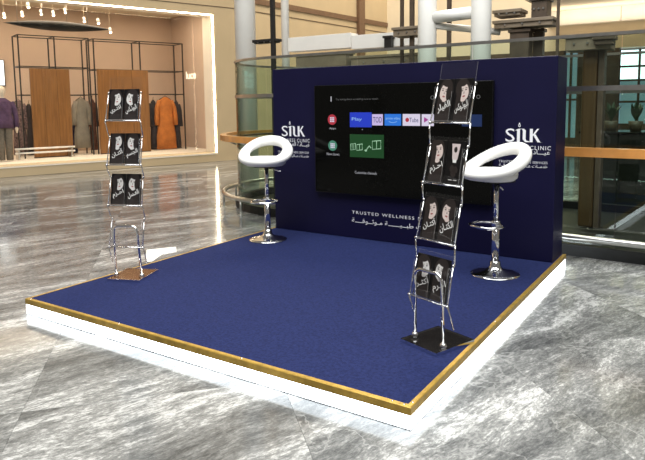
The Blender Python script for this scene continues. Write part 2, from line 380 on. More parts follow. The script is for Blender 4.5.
flatring('top_rail', RG-.02, RG+.025, 2.045, 2.075, 'steel')
flatring('kerb', RG-.05, RG+.05, 0, .11, 'pit')
pf = stad(RG-.05); MB().poly([p+Vector((0, 0, .015)) for p in pf]).build('pit_floor', 'pit', lift)
# panes
def seg_pane(pts, z0, z1, th=.012):
    mb = MB(); vs = []; n = len(pts)
    cen = CL+ax*LEN/2
    for i, p in enumerate(pts):
        t = (pts[min(i+1, n-1)]-pts[max(i-1, 0)]).normalized(); nn = Vector((t.y, -t.x, 0))
        vs += [p+Vector((0, 0, z0)), p+nn*th+Vector((0, 0, z0)), p+nn*th+Vector((0, 0, z1)), p+Vector((0, 0, z1))]
    fs = [(0, 1, 2, 3), tuple(4*(n-1)+k for k in (3, 2, 1, 0))]
    for i in range(n-1):
        for k in range(4): k2 = (k+1) % 4; fs.append((4*i+k, 4*(i+1)+k, 4*(i+1)+k2, 4*i+k2))
    return mb.add(vs, fs)
def arcpts(c, a0, a1, n=5): return [c+ax*(RG*math.cos(a0+(a1-a0)*k/n))+an*(RG*math.sin(a0+(a1-a0)*k/n)) for k in range(n+1)]
panes = []
for k in range(6): panes.append(arcpts(CL, PI/2+PI*k/6+.006, PI/2+PI*(k+1)/6-.006)); panes.append(arcpts(CL+ax*LEN, -PI/2+PI*k/6+.006, -PI/2+PI*(k+1)/6-.006))
for k in range(4):
    a, b = LEN*k/4+.006, LEN*(k+1)/4-.006
    panes.append([CL+ax*a-an*RG, CL+ax*b-an*RG]); panes.append([CL+ax*b+an*RG, CL+ax*a+an*RG])
for p in panes:
    seg_pane(p, .112, 1.553).build('glass_pane', 'glass', lift); seg_pane(p, 1.602, 2.043).build('glass_pane', 'glass', lift)
# posts of the low rail and handrail brackets
pp = []
for k in range(6): a = PI/2+PI*(k+.5)/6; pp.append((CL, a)); 
def radial(c, a, R): return c+ax*(R*math.cos(a))+an*(R*math.sin(a))
spots = [(radial(CL, PI/2+PI*(k+.55)/6, RO), radial(CL, PI/2+PI*(k+.55)/6, RG+.02)) for k in range(6)]
spots += [(CL+ax*(LEN*(k+.5)/4)-an*RO, CL+ax*(LEN*(k+.5)/4)-an*(RG+.02)) for k in range(4)]
for a, b in spots:
    MB().tube([a, a+Vector((0, 0, .2))], .014, 8).tube([a, a+Vector((0, 0, .008))], .035, 10).build('rail_post', 'steel', lift)
    MB().tube([b+Vector((0, 0, .9)), b.lerp(a, .9)+Vector((0, 0, .97))], .012, 6).build('handrail_bracket', 'steel', lift)

# lift steelwork seen above and through the glass
def vcol(name, x, y, r, z0, z1, m, label, cat, n=24, group=None):
    o = MB().lathe([(r, z0), (r, z1)], (0, 0, 0), n).build(name, m, None, (x, y, 0)); tag(o, label, cat, group); return o
p1, p2 = onY(427, 60, 5.2), onY(480.5, 60, 5.2)
fr = thing('lift_support_frame', 'pair of round white steel columns joined by a white crossbeam above the screen', 'steel frame', (p1.x, 5.2, 0))
dx = p2.x-p1.x
MB().lathe([(.122, .016), (.122, 5)], (0, 0, 0), 28).build('column', 'whitepaint', fr)
MB().lathe([(.125, .016), (.125, 5)], (dx, 0, 0), 28).build('column', 'whitepaint', fr)
zb_ = onY(452, 16, 5.2).z
MB().tube([(.1, 0, zb_), (dx-.1, 0, zb_+.02)], .078, 20).build('crossbeam', 'whitepaint', fr)
MB().tube([(.1, .03, zb_-.1), (dx+.12, .40, zb_-.20)], .045, 12).build('brace', 'whitepaint', fr)
vcol('round_column', onY(246, 60, 6.22).x, 6.22, .185, 0, 9, 'whitepaint', 'thick round white column at the left end of the lift glass', 'column')
q = onY(285, 20, 7.6); vcol('slender_column', q.x, 7.6, .08, 0, 9, 'whitepaint', 'slender white post between the left column and the brown wall pilaster', 'column')
# white fascia beam behind the glass top
fb = thing('fascia_beam', 'long white box beam above the top edge of the navy wall', 'beam', (0, 6.9, 0))
a, b, c_ = onY(288, 39, 6.9), onY(351, 38, 6.9), onY(421, 37, 6.9)
bbox('beam_section', (a.x, 0, 2.43), (b.x-.005, .25, a.z+.02), 'whitepaint', fb); bbox('beam_section', (b.x+.005, 0, 2.40), (c_.x, .25, a.z-.03), 'whitepaint', fb)
# guide rails
for px, Y, wd, lab in ((273.2, 4.75, .058, 'dark guide rail rising at the left end of the navy wall'), (402, 6.3, .05, 'thin dark guide rail left of the pair beside the white columns'), (412, 6.0, .06, 'thicker dark guide rail just left of the white columns'), (557.5, 4.6, .03, 'dark guide rail rising behind the right end of the navy wall'), (449, 6.8, .06, 'dark guide rail between the two round white columns')):
    q = onY(px, 40, Y)
    bbox('guide_rail', (-wd/2, -wd/2, .016), (wd/2, wd/2, 5), 'dark_brown' if px != 273.2 else 'black_metal', None, .004, (q.x, Y, 0)); tag(bpy.context.scene.collection.objects[-1], lab, 'guide rail', 'lift guide rails')
# dark brown pilaster on the back wall
d = ray(359.5, 30); bn_ = Vector((math.cos(A2), -math.sin(A2), 0)); PU = (CAM+d*((B0-CAM).dot(bn_)/d.dot(bn_))-B0).dot(Vector((math.sin(A2), math.cos(A2), 0)))
pil = bbox('wall_pilaster', (PU-.17, -.12, 0), (PU+.17, 0, 9), 'trim_brown', None, .005, B0, (0, 0, BROT)); tag(pil, 'dark brown vertical pilaster on the beige wall above the screen', 'pilaster')
# brackets and beams
def bracket(name, x0, y0, x1, y1, Y, dep, m, lab, cat='bracket', bolts=True, skew=0):
    a = onY(x0, y1, Y); b = onY(x1, y0, Y)
    t = thing(name, lab, cat, ((a.x+b.x)/2, Y, a.z)); hx = abs(b.x-a.x)/2; h = b.z-a.z
    bbox('beam', (-hx, 0, 0), (hx, dep, h), m, t, .006)
    bbox('flange', (-hx-.02, -.02, h-.03), (hx+.02, dep+.02, h+.01), m, t, .004)
    if bolts:
        for k in (-.6, 0, .6): MB().tube([(hx*k, -.018, h*.45), (hx*k, .004, h*.45)], .012, 8).build('bolt', 'steel', t)
    return t
bracket('lift_bracket', 393, 26, 421, 37, 5.9, .3, 'taupe', 'taupe steel bracket clamped beside the left white column')
bracket('lift_bracket', 494, 17, 552, 29, 5.5, .3, 'taupe', 'long taupe steel beam right of the white columns')
bracket('lift_machine', 531, -3, 547, 18, 5.5, .25, 'dark_brown', 'dark brown machine block standing on the long taupe beam', 'machine')
bracket('lift_bracket', 494, 9, 520, 17, 5.5, .28, 'taupe', 'small taupe block on the left half of the long taupe beam')
bracket('lift_post', 509, 29, 529, 70, 5.55, .2, 'dark_brown', 'dark brown box post below the long taupe beam', 'post', False)
bracket('lift_post', 532, 29, 543, 70, 5.8, .12, 'dark_brown', 'narrow dark brown post right of the box post', 'post', False)
bracket('lift_bracket', 254, 39, 275, 44, 4.75, .12, 'black_metal', 'small black clamp arm on the left guide rail')
bracket('lift_clamp', 296, 52, 346, 68, 6.6, .25, 'taupe', 'taupe panel under the left half of the white beam', 'panel', False)
bracket('lift_clamp', 351, 53, 419, 68, 6.6, .25, 'taupe', 'taupe panel under the right half of the white beam', 'panel', True)
bracket('lift_clamp', 384, 36, 391, 48, 6.79, .1, 'black_metal', 'small black clamp standing on the white beam', 'clamp', False)
bracket('lift_bracket', 565, 33, 611, 51, 4.9, .35, 'taupe', 'wide taupe bracket on top of the bronze column', 'bracket')
bracket('lift_clamp', 594, 36, 613, 45, 4.85, .2, 'dark_brown', 'dark block on the wide taupe bracket', 'clamp', False)
q = onY(592, 100, 5.0); bc = thing('bronze_column', 'bronze clad column behind the glass right of the navy wall', 'column', (q.x, 5.0, .016))
bbox('cladding', (-.115, 0, 0), (.045, .22, 2.1), 'bronze', bc, .03); bbox('side_fin', (.05, .02, 0), (.11, .2, 2.1), 'dark_brown', bc, .006)

# ================================================================== FAR AREA RIGHT
FY = 17.5
xA0, xA1, xB0, xB1 = onY(563, 90, FY).x, onY(576.5, 90, FY).x, onY(618, 90, FY).x, onY(618, 90, FY).x+3.2
fac = struct(MB().box((-9, 0, 3.0), (14, .3, 9)).build('wall_far', 'cream', None, (0, FY, 0)), 'cream wall above the far glazing')
struct(MB().box((-9, 0, 0), (xA0, .3, 3.0)).box((xA1, 0, 0), (xB0, .3, 3.0)).box((xB1, 0, 0), (14, .3, 3.0)).box((xA0, 0, 0), (xA1, .3, .3)).box((xB0, 0, 0), (xB1, .3, .75)).build('wall_far_lower', 'dark_brown', None, (0, FY, 0)), 'dark brown lower wall around the far windows')
CX = onY(548, 30, FY).x
cl_ = struct(MB().box((CX, 11.0, 4.2), (14, FY-.002, 4.3)).build('ceiling', 'ceilcream'), 'cream ceiling over the far glazing')
tr4 = struct(link('trim_4', None), 'white panelled fascia below the far ceiling')
xx = CX
while xx < 8: bbox('fascia_panel', (xx+.004, FY-.06, 3.76), (xx+2.05, FY-.002, 4.198), 'whitepaint', tr4, .003); xx += 2.06
area('far_ceiling_fill', (4, FY-.5, 3.7), (PI, 0, 0), 9, .25, 70, (1, .85, .65))  # unseen up-facing fill, added to brighten the far ceiling
M['daylight'] = mat('daylight_glazing', (.3, .4, .45), .1, em=(.70, .90, 1), es=3.6, var=.4, scale=1.2)
M['daylight2'] = mat('dim_daylight_glazing', (.2, .3, .3), .1, em=(.30, .5, .62), es=.45, var=.4, scale=1.2)
def far_window(name, lab, x0, x1, n, rows):
    r = thing(name, lab, 'window', (x0, FY+.05, 0)); r['kind'] = 'structure'; del r['category']
    ww = (x1-x0)/n
    for i in range(n):
        for z0, z1, mt in rows: bbox('pane', (ww*i+.03, .1, z0+.03), (ww*(i+1)-.03, .12, z1-.03), mt, r, 0)
        bbox('mullion', (ww*i-.03, 0, rows[0][0]), (ww*i+.03, .1, rows[-1][1]), 'dark_brown', r, 0)
    for z0, z1, mt in rows: bbox('transom', (0, .01, z0-.03), (x1-x0, .09, z0+.03), 'dark_brown', r, 0)
far_window('window_2', 'far window with pale blue panes right of the bronze column', xB0, xB1, 6, ((.75, 1.42, 'daylight2'), (1.42, 2.05, 'daylight2'), (2.05, 2.45, 'daylight'), (2.45, 2.95, 'daylight')))
far_window('window_3', 'narrow far window between the navy wall and the bronze column', xA0, xA1, 2, ((.3, 1.5, 'daylight2'), (1.5, 2.95, 'daylight2')))
# downlight
q = onY(610, 12, 13.2)
dl = thing('downlight', 'small round warm downlight in the cream ceiling at the upper right', 'downlight', (onZ(610, 11, 4.2).x, onZ(610, 11, 4.2).y, 4.2))
MB().lathe([(.11, -.012), (.11, .004)], n=20).build('rim', 'whitepaint', dl); MB().lathe([(.085, -.016), (.085, -.012)], n=20).build('lens', 'cove', dl)

# dark counter with plants, added close behind the lift to darken its glass
ct = thing('dark_counter', 'long dark counter added behind the lift glass to darken the view', 'counter', (onY(581, 150, 6.95).x+2.4, 6.95, 0))
bbox('body', (-2.4, 0, 0), (2.4, .6, 1.0), 'pit', ct, .01); bbox('top', (-2.43, -.03, 1.0), (2.43, .63, 1.03), 'black_gloss', ct, .005)
M['leaf'] = mat('dark_leaf', (.03, .05, .025), .5, var=.4, scale=10)
for k, (px, h, lab) in enumerate(((611, .36, 'leafy dark plant on the counter nearest the bronze column'), (636, .36, 'dark plant on the counter at the right edge of the picture'))):
    q = onY(px, 120, 7.25); t = thing('potted_plant', lab, 'plant', (q.x, 7.25, 1.03), 0, 'plants on the dark counter')
    MB().lathe([(.07, 0), (.1, .14), (.09, .14)], n=14).build('pot', 'dark_brown', t)
    for j in range(16):
        a = j*2.4; e = .2+.35*random.random(); L_ = h*random.uniform(.6, 1); dv = Vector((math.cos(a)*e, math.sin(a)*e, 1)).normalized(); sv = Vector((-math.sin(a), math.cos(a), 0))
        b0 = Vector((0, 0, .13)); pts = [b0, b0+dv*L_*.5+sv*.04, b0+dv*L_+Vector((0, 0, -.05)), b0+dv*L_*.5-sv*.04]
        MB().poly(pts).build('leaf', 'leaf', t)

# ================================================================== PLATFORM
pl = thing('exhibition_platform', 'low square exhibition platform with blue carpet, gold edging and glowing white sides', 'platform')
DD = D+TH
bbox('deck', (.03, .03, .012), (W-.03, DD-.03, HP-.008), 'plinth', pl, 0)
bbox('carpet', (.0252, .0252, HP-.008), (W-.0252, DD-.005, HP), 'carpet', pl, 0)
for a, b in (((.004, .004, .006), (W-.004, .022, HP-.036)), ((.004, .022, .006), (.022, DD-.022, HP-.036)), ((W-.022, .022, .006), (W-.004, DD-.022, HP-.036)), ((.004, DD-.022, .006), (W-.004, DD-.004, HP-.036))):
    bbox('light_panel', a, b, 'led', pl, 0)
bbox('base_rail', (.008, .008, 0), (W-.008, DD-.008, .006), 'plinth', pl, 0)
def angle_strip(p0, p1, inn):                        # L-shaped brass edge with mitred ends
    p0, p1, inn = Vector(p0), Vector(p1), Vector(inn); d = (p1-p0).normalized(); wt = .025; vs = []
    for p, s in ((p0, 1), (p1, -1)):
        for off, z in ((0, HP-.038), (0, HP-.002), (.004, HP+.0015), (wt, HP+.0015), (wt, HP-.004), (.004, HP-.006), (.004, HP-.038)):
            vs.append(p+inn*off+d*(s*off)+Vector((0, 0, z)))
    n = 7; fs = [tuple(range(n))[::-1], tuple(range(n, 2*n))]+[(k, (k+1) % n, n+(k+1) % n, n+k) for k in range(n)]
    return MB().add(vs, fs)
for p0, p1, inn in (((0, 0, 0), (W, 0, 0), (0, 1, 0)), ((W, 0, 0), (W, DD, 0), (-1, 0, 0)), ((0, DD, 0), (0, 0, 0), (1, 0, 0))):
    angle_strip(p0, p1, inn).build('gold_edge_strip', 'brass', pl)
for x, y in ((W-.04, .014), (W-.10, .014), (W-.014, .05), (W-.014, 1.25), (W-.014, 2.35), (2.0, .014), (1.0, .014), (.05, .014)):
    MB().lathe([(.006, 0), (.005, .003), (.002, .0042)], (x, y, HP+.0005), 10).build('screw', 'chrome', pl)

# ================================================================== DISPLAY WALL
dw = thing('display_wall', 'navy blue free-standing display wall with white lettering at the back of the platform', 'display wall', (0, D, HP))
IN = .035
bevelme = MB().box((IN, 0, .0005), (W-IN, TH-.012, HW)).mesh('panel_body'); bevel(bevelme, .006); link('panel_body', bevelme, 'navy', dw)
def wp(x, y): p = onY(x, y, D); return Vector((p.x, 0, p.z-HP))      # wall-local from pixel
def letters(name, body, x0, x1, y0, y1, parent, ar=False, spacing=1.0, m='lightbits'):
    a, b = wp(x0, (y0+y1)/2), wp(x1, (y0+y1)/2); c = wp((x0+x1)/2, y0); d = wp((x0+x1)/2, y1)
    me = text_mesh(arabic(body) if ar else body, b.x-a.x, c.z-d.z, .001, spacing)
    return link(name, me, m, parent, ((a.x+b.x)/2, -.0006, (c.z+d.z)/2))
def logo(sx0, sx1, sy0, sy1, dx_, dy_, lines):
    ww = wp(sx1, sy1).x-wp(sx0, sy1).x; x0 = wp(sx0, (sy0+sy1)/2).x; zt = wp((sx0+sx1)/2, sy0).z; zb = wp((sx0+sx1)/2, sy1).z; h = zt-zb
    zc = (zt+zb)/2
    root = link('logo', MB().tube([(0, 0, 0), (0, -.001, 0)], .0005, 6).mesh('logo'), 'lightbits', dw, (x0, -.0002, zc))
    me = text_mesh('S', ww*.27, h*1.02); link('letter', me, 'lightbits', root, (ww*.135, -.0004, 0))
    # i and L as flared strokes, K
    mb = MB(); y = -.001; s = ww*.085
    def stroke(pts): mb.poly([(px_, y, pz_) for px_, pz_ in pts])
    xa = ww*.335
    stroke([(xa, -h/2), (xa+s, -h/2), (xa+s, h/2), (xa+s*.6, h/2), (xa-s*.5, h*.40), (xa-s*.5, h*.36), (xa, h*.36)])
    xb = ww*.50
    stroke([(xb, -h*.30), (xb, h*.30), (xb-s*.2, h*.46), (xb-s*1.0, h*.5), (xb-s*.95, h*.44), (xb-s*.9, h/2), (xb+s*.4, h/2), (xb+s, h*.38), (xb+s, -h*.26), (xb+s*1.3, -h*.40), (xb+s*2.3, -h*.44), (xb+s*2.3, -h*.5), (xb+s*.8, -h*.5)])
    stroke([(ww*.70, -h/2), (ww*.70+s, -h/2), (ww*.70+s, h/2), (ww*.70, h/2)])
    stroke([(ww*.70+s, -.02*h), (ww*.70+s*1.6, .06*h), (ww*.955, h/2), (ww*.90, h/2), (ww*.70+s, .08*h)])
    stroke([(ww*.70+s*1.05, .06*h), (ww*.70+s*1.9, .10*h), (ww*1.0, -h*.48), (ww*1.03, -h/2), (ww*.92, -h/2)])
    mb.build('letter', 'lightbits', root)
    # droplet outline
    c = wp(dx_, dy_); cx_, cz_ = c.x-x0, c.z-zc; r = h*.13; pts = []
    out = [(math.sin(t)*r*.62*(math.sin(t/2)**1.2), -math.cos(t/1)*r if False else r*1.1*math.cos(t)) for t in [2*PI*k/16 for k in range(17)]]
    MB().tube([(cx_+px_, -.001, cz_+pz_) for px_, pz_ in out[:-1]], h*.025, 5, closed=True).build('droplet', 'lightbits', root)
    for nm, body, x0_, x1_, y0_, y1_, ar in lines: letters(nm, body, x0_, x1_, y0_, y1_, dw, ar, 1.25 if not ar else 1.0)
logo(505.5, 540.5, 128.7, 142, 519.5, 125, [('small_lettering', 'WELLNESS CLINIC', 497, 551, 145.6, 149.6, 0), ('small_lettering', 'عيـــادة العــافيــة', 503, 550, 149.6, 155, 1),
     ('small_lettering', 'TRUSTED WELLNESS SERVICES', 499, 547.5, 160.9, 163.2, 0), ('small_lettering', 'خدمــات عــافيــة مـوثـوقــة', 499, 547.5, 164.0, 168, 1)])
logo(281.8, 304.7, 126, 136.3, 289.8, 123, [('small_lettering', 'WELLNESS CLINIC', 277.3, 309.6, 138.6, 142, 0), ('small_lettering', 'عيـــادة العــافيــة', 281, 309.6, 142, 147, 1),
     ('small_lettering', 'TRUSTED WELLNESS SERVICES', 278, 308.8, 151.2, 153.2, 0), ('small_lettering', 'خدمــات عــافيــة مـوثـوقــة', 278, 308.8, 154.2, 157.6, 1)])
def slogan():
    a = wp(352, 212); b = wp(418, 217); full = (b.x-a.x)/17.6*25
    zc = a.z-.003; h = .03
    me = text_mesh('TRUSTED WELLNESS SERVICES', full, h, .001, 1.3); link('slogan_lettering', me, 'lightbits', dw, (a.x+full/2, -.0006, a.z))
    c = wp(352, 219.5); me = text_mesh(arabic('خــدمـــات طبــيــــــة مـوثــوقــــة'), full, .058, .001); link('slogan_lettering', me, 'lightbits', dw, (a.x+full/2, -.0006, c.z-.008))
slogan()

# ---- television
tl, br = onY(314, 87, D-.05), onY(491, 207, D-.05)
tv = thing('television', 'large flat television showing a dark app menu, mounted on the navy wall', 'television', ((tl.x+br.x)/2, D-.053, (1.799+.615)/2/1.1+.0))
TW, THt = br.x-tl.x, 1.085
tv.location.z = (onY(314.2, 87, D-.05).z+onY(314.5, 190, D-.05).z)/2
bbox('housing', (-TW/2, .004, -THt/2), (TW/2, .05, THt/2), 'tv_black', tv, .004)
bbox('screen', (-TW/2+.008, .001, -THt/2+.012), (TW/2-.008, .0045, THt/2-.008), 'tv_glass', tv, 0)
def tp(x, y): p = onY(x, y, D-.05); return Vector((p.x-tv.location.x, 0, p.z-tv.location.z))
def emat(name, c, s): M[name] = mat(name, tuple(v*.3 for v in c), .4, em=c, es=s, var=.05); return name
emat('ui_red', (.42, .03, .05), .75); emat('ui_green', (.06, .22, .15), .7); emat('ui_blue', (.015, .04, .48), .85); emat('ui_lilac', (.55, .45, .72), .8); emat('ui_sky', (.02, .16, .62), .85)
emat('ui_white', (.65, .60, .74), .8); emat('ui_card', (.010, .075, .018), .5); emat('ui_mint', (.45, .75, .5), .55); emat('ui_text', (.6, .6, .65), .45); emat('ui_faint', (.25, .25, .25), .25); emat('ui_plum', (.36, .05, .28), .7); emat('ui_navy', (.02, .03, .18), .5); emat('ui_cyan', (.35, .6, .9), .7); emat('ui_dimblue', (.01, .03, .12), .5)
def tile(name, x0, x1, y0, y1, m, parent=tv, y=0.0005):
    a = tp((x0+x1)/2, y0); b = tp((x0+x1)/2, y1); l = tp(x0, (y0+y1)/2); r = tp(x1, (y0+y1)/2)
    return bbox(name, (l.x, y-.0006, b.z), (r.x, y, a.z), m, parent, 0)
def ttext(body, x0, x1, yc, hpx, m, parent=tv, y=-.0008):
    l, r = tp(x0, yc), tp(x1, yc); h = tp(x0, yc-hpx/2).z-tp(x0, yc+hpx/2).z
    return link('screen_text', text_mesh(body, r.x-l.x, h, .0002), m, parent, ((l.x+r.x)/2, y, (l.z+r.z)/2))
def disc(x, y, rpx, m, nm='app_icon'):
    c = tp(x, y); r = tp(x, y-rpx).z-c.z; mb = MB().ell(0, 0, r, r, -.0004, n=28); return mb.build(nm, m, tv, (c.x, 0, c.z)), r
for (x, y, m, mt) in ((332.3, 119.6, 'ui_red', 'apps'), (332.8, 145.6, 'ui_green', 'tray')):
    o, r = disc(x, y, 5.2, m); mb = MB()
    for i in (-1, 0, 1):
        for j in (-1, 0, 1): s = r*.13; cx_, cz_ = i*r*.34, j*r*.34; mb.poly([(cx_-s, -.001, cz_-s), (cx_+s, -.001, cz_-s), (cx_+s, -.001, cz_+s), (cx_-s, -.001, cz_+s)])
    mb.build('icon_grid', 'ui_white', o)
ttext('Apps', 329.5, 336, 128.6, 2.6, 'ui_text'); ttext('New shows', 327, 339.5, 154, 2.6, 'ui_text')
ttext('I', 330.8, 331.8, 99, 5, 'ui_text'); ttext('Try asking about something new to watch', 336, 378, 99.3, 2.2, 'ui_faint')
tile('app_tile', 350, 371.8, 112.4, 127.2, 'ui_blue'); ttext('Play', 352, 362, 119.5, 4, 'ui_cyan')
tile('app_tile', 372.2, 383, 114.2, 125.4, 'ui_lilac'); ttext('TOD', 373.2, 382, 119.8, 5.5, 'ui_navy')
tile('app_tile', 384.7, 401.3, 114, 125.6, 'ui_sky'); ttext('prime video', 386, 400.4, 118.6, 3.2, 'ui_cyan')
mbs = MB(); a = tp(389, 121.5); b = tp(397, 121.6); mbs.tube([Vector((a.x+(b.x-a.x)*k/8, -.001, a.z-math.sin(PI*k/8)*.012)) for k in range(9)], .0022, 5).build('screen_mark', 'ui_cyan', tv)
tile('app_tile', 402.8, 420.3, 114, 125.8, 'ui_white'); ttext('Tube', 409.5, 418.5, 120, 4.4, 'ui_navy'); 
o, r = disc(407.4, 119.9, 2.1, 'ui_red', 'screen_mark')
tile('app_tile', 421.8, 434, 114.2, 126, 'ui_white'); a, b, c_ = tp(424.2, 117), tp(424.2, 122.6), tp(428.6, 119.8); MB().poly([(a.x, -.0012, a.z), (b.x, -.0012, b.z), (c_.x, -.0012, c_.z)]).build('screen_mark', 'ui_plum', tv)
tile('app_tile', 462, 482, 114.5, 126.5, 'ui_dimblue')
tile('channel_card', 350, 384, 134.5, 157.6, 'ui_card')
# film reel and music note marks on the card
mb = MB()
for (xa, ya, xb, yb) in ((351, 144, 355.5, 150.2), (357, 144.6, 362.5, 150.6), (372.5, 141.2, 381, 149.6)):
    p, q = tp(xa, ya), tp(xb, yb); fr_ = [Vector((p.x, -.001, p.z)), Vector((q.x, -.001, p.z+.008)), Vector((q.x, -.001, q.z+.008)), Vector((p.x, -.001, q.z))]; mb.tube(fr_, .0042, 4, closed=True)
    mb.tube([fr_[0].lerp(fr_[1], .5), fr_[3].lerp(fr_[2], .5)], .003, 4)
p, q = tp(366, 150.5), tp(369.5, 146); mb.tube([Vector((p.x, -.001, p.z)), Vector((q.x, -.001, q.z)), Vector((q.x+.02, -.001, q.z-.02))], .005, 5); mb.ell(p.x, p.z, .014, .01, -.001)
mb.build('card_artwork', 'ui_mint', tv)
a = tp(362.5, 129.6); MB().poly([(a.x-.006, -.001, a.z+.004), (a.x, -.001, a.z-.006), (a.x+.006, -.001, a.z+.004)]).build('screen_mark', 'ui_text', tv)
ttext('Customise channels', 355, 377, 172.8, 2.6, 'ui_text')
for x in (432.6, 478.5): ttext('O', x-2, x+2, 97.5 if x < 440 else 96.8, 4, 'ui_faint')

# ================================================================== BAR STOOLS
def make_stool(label):
    t = thing('bar_stool', label, 'bar stool', (0, 0, HP), 0, 'white bar stools')
    MB().lathe([(.19, 0), (.192, .004), (.188, .010), (.15, .020), (.09, .034), (.055, .050), (.042, .072), (.040, .105), (.034, .108)], n=40).build('base', 'chrome', t)
    MB().lathe([(.030, .10), (.030, .42)], n=24).build('column', 'chrome', t)
    MB().lathe([(.020, .40), (.020, .742)], n=20).build('gas_lift', 'chrome', t)
    MB().lathe([(.034, .385), (.036, .39), (.036, .425), (.034, .43)], n=24).build('collar', 'chrome', t)
    # D-shaped footrest
    pts = [(.032, 0, .405), (.12, -.03, .40), (.135, -.09, .40), (.11, -.17, .40), (.05, -.20, .40), (-.05, -.20, .40), (-.11, -.17, .40), (-.135, -.09, .40), (-.12, -.03, .40), (-.032, 0, .405)]
    MB().tube(pts, .011, 10).build('footrest', 'chrome', t)
    MB().tube([(.02, 0, .725), (.1, -.06, .715), (.17, -.09, .70)], .006, 8).build('lever', 'chrome', t)
    MB().box((-.1, -.1, .735), (.1, .1, .752)).build('seat_plate', 'black_metal', t)
    # seat pad
    zs = .80; mb = MB(); n = 40
    prof = [(.55, -.050), (.85, -.046), (.97, -.025), (1.0, .0), (.97, .022), (.88, .036), (.6, .040), (.25, .037)]
    base = []
    for f, z in prof:
        for k in range(n):
            a = 2*PI*k/n; x = .212*f*math.cos(a); y = .185*f*math.sin(a)-.050
            base.append((x, y, zs+z+.012*max(0, (y+.02))))
    fs = []
    for i in range(len(prof)-1):
        for k in range(n): k2 = (k+1) % n; fs.append((i*n+k, i*n+k2, (i+1)*n+k2, (i+1)*n+k))
    fs += [tuple(range(n))[::-1], tuple((len(prof)-1)*n+k for k in range(n))]
    mb.add(base, fs, 0, True).build('seat_pad', 'white_vinyl', t)
    # ring-shaped backrest rising towards the rear (+y)
    mb = MB(); m = 48; c = 14; vs = []
    for i in range(m):
        ph = 2*PI*i/m; bk = (1+math.cos(ph))/2; s = bk**1.25
        cx_, cy_, cz_ = .216*math.sin(ph), .196*math.cos(ph)-.02+.03*s, zs-.002+.188*s
        out = Vector((math.sin(ph), math.cos(ph), 0)); aw = .064-.018*s; bh = .042+.012*s
        lean = .55*s
        for k in range(c):
            a = 2*PI*k/c; du = math.cos(a)*aw; dz = math.sin(a)*bh
            o_ = du*math.cos(lean)+dz*math.sin(lean); z_ = -du*math.sin(lean)+dz*math.cos(lean)
            vs.append(tuple(Vector((cx_, cy_, cz_))+out*o_+Vector((0, 0, z_))))
    fs = []
    for i in range(m):
        j = (i+1) % m
        for k in range(c): k2 = (k+1) % c; fs.append((i*c+k, i*c+k2, j*c+k2, j*c+k))
    mb.add(vs, fs, 0, True).build('backrest_ring', 'white_vinyl', t)
    return t
s1 = make_stool('white ring-backed bar stool on a chrome stem at the left end of the navy wall'); s1.location = (.32, 2.364, HP); s1.rotation_euler.z = math.radians(22)
s2 = make_stool('white ring-backed bar stool on a chrome stem near the right platform edge'); s2.location = (2.656, 2.288, HP); s2.rotation_euler.z = math.radians(-31)

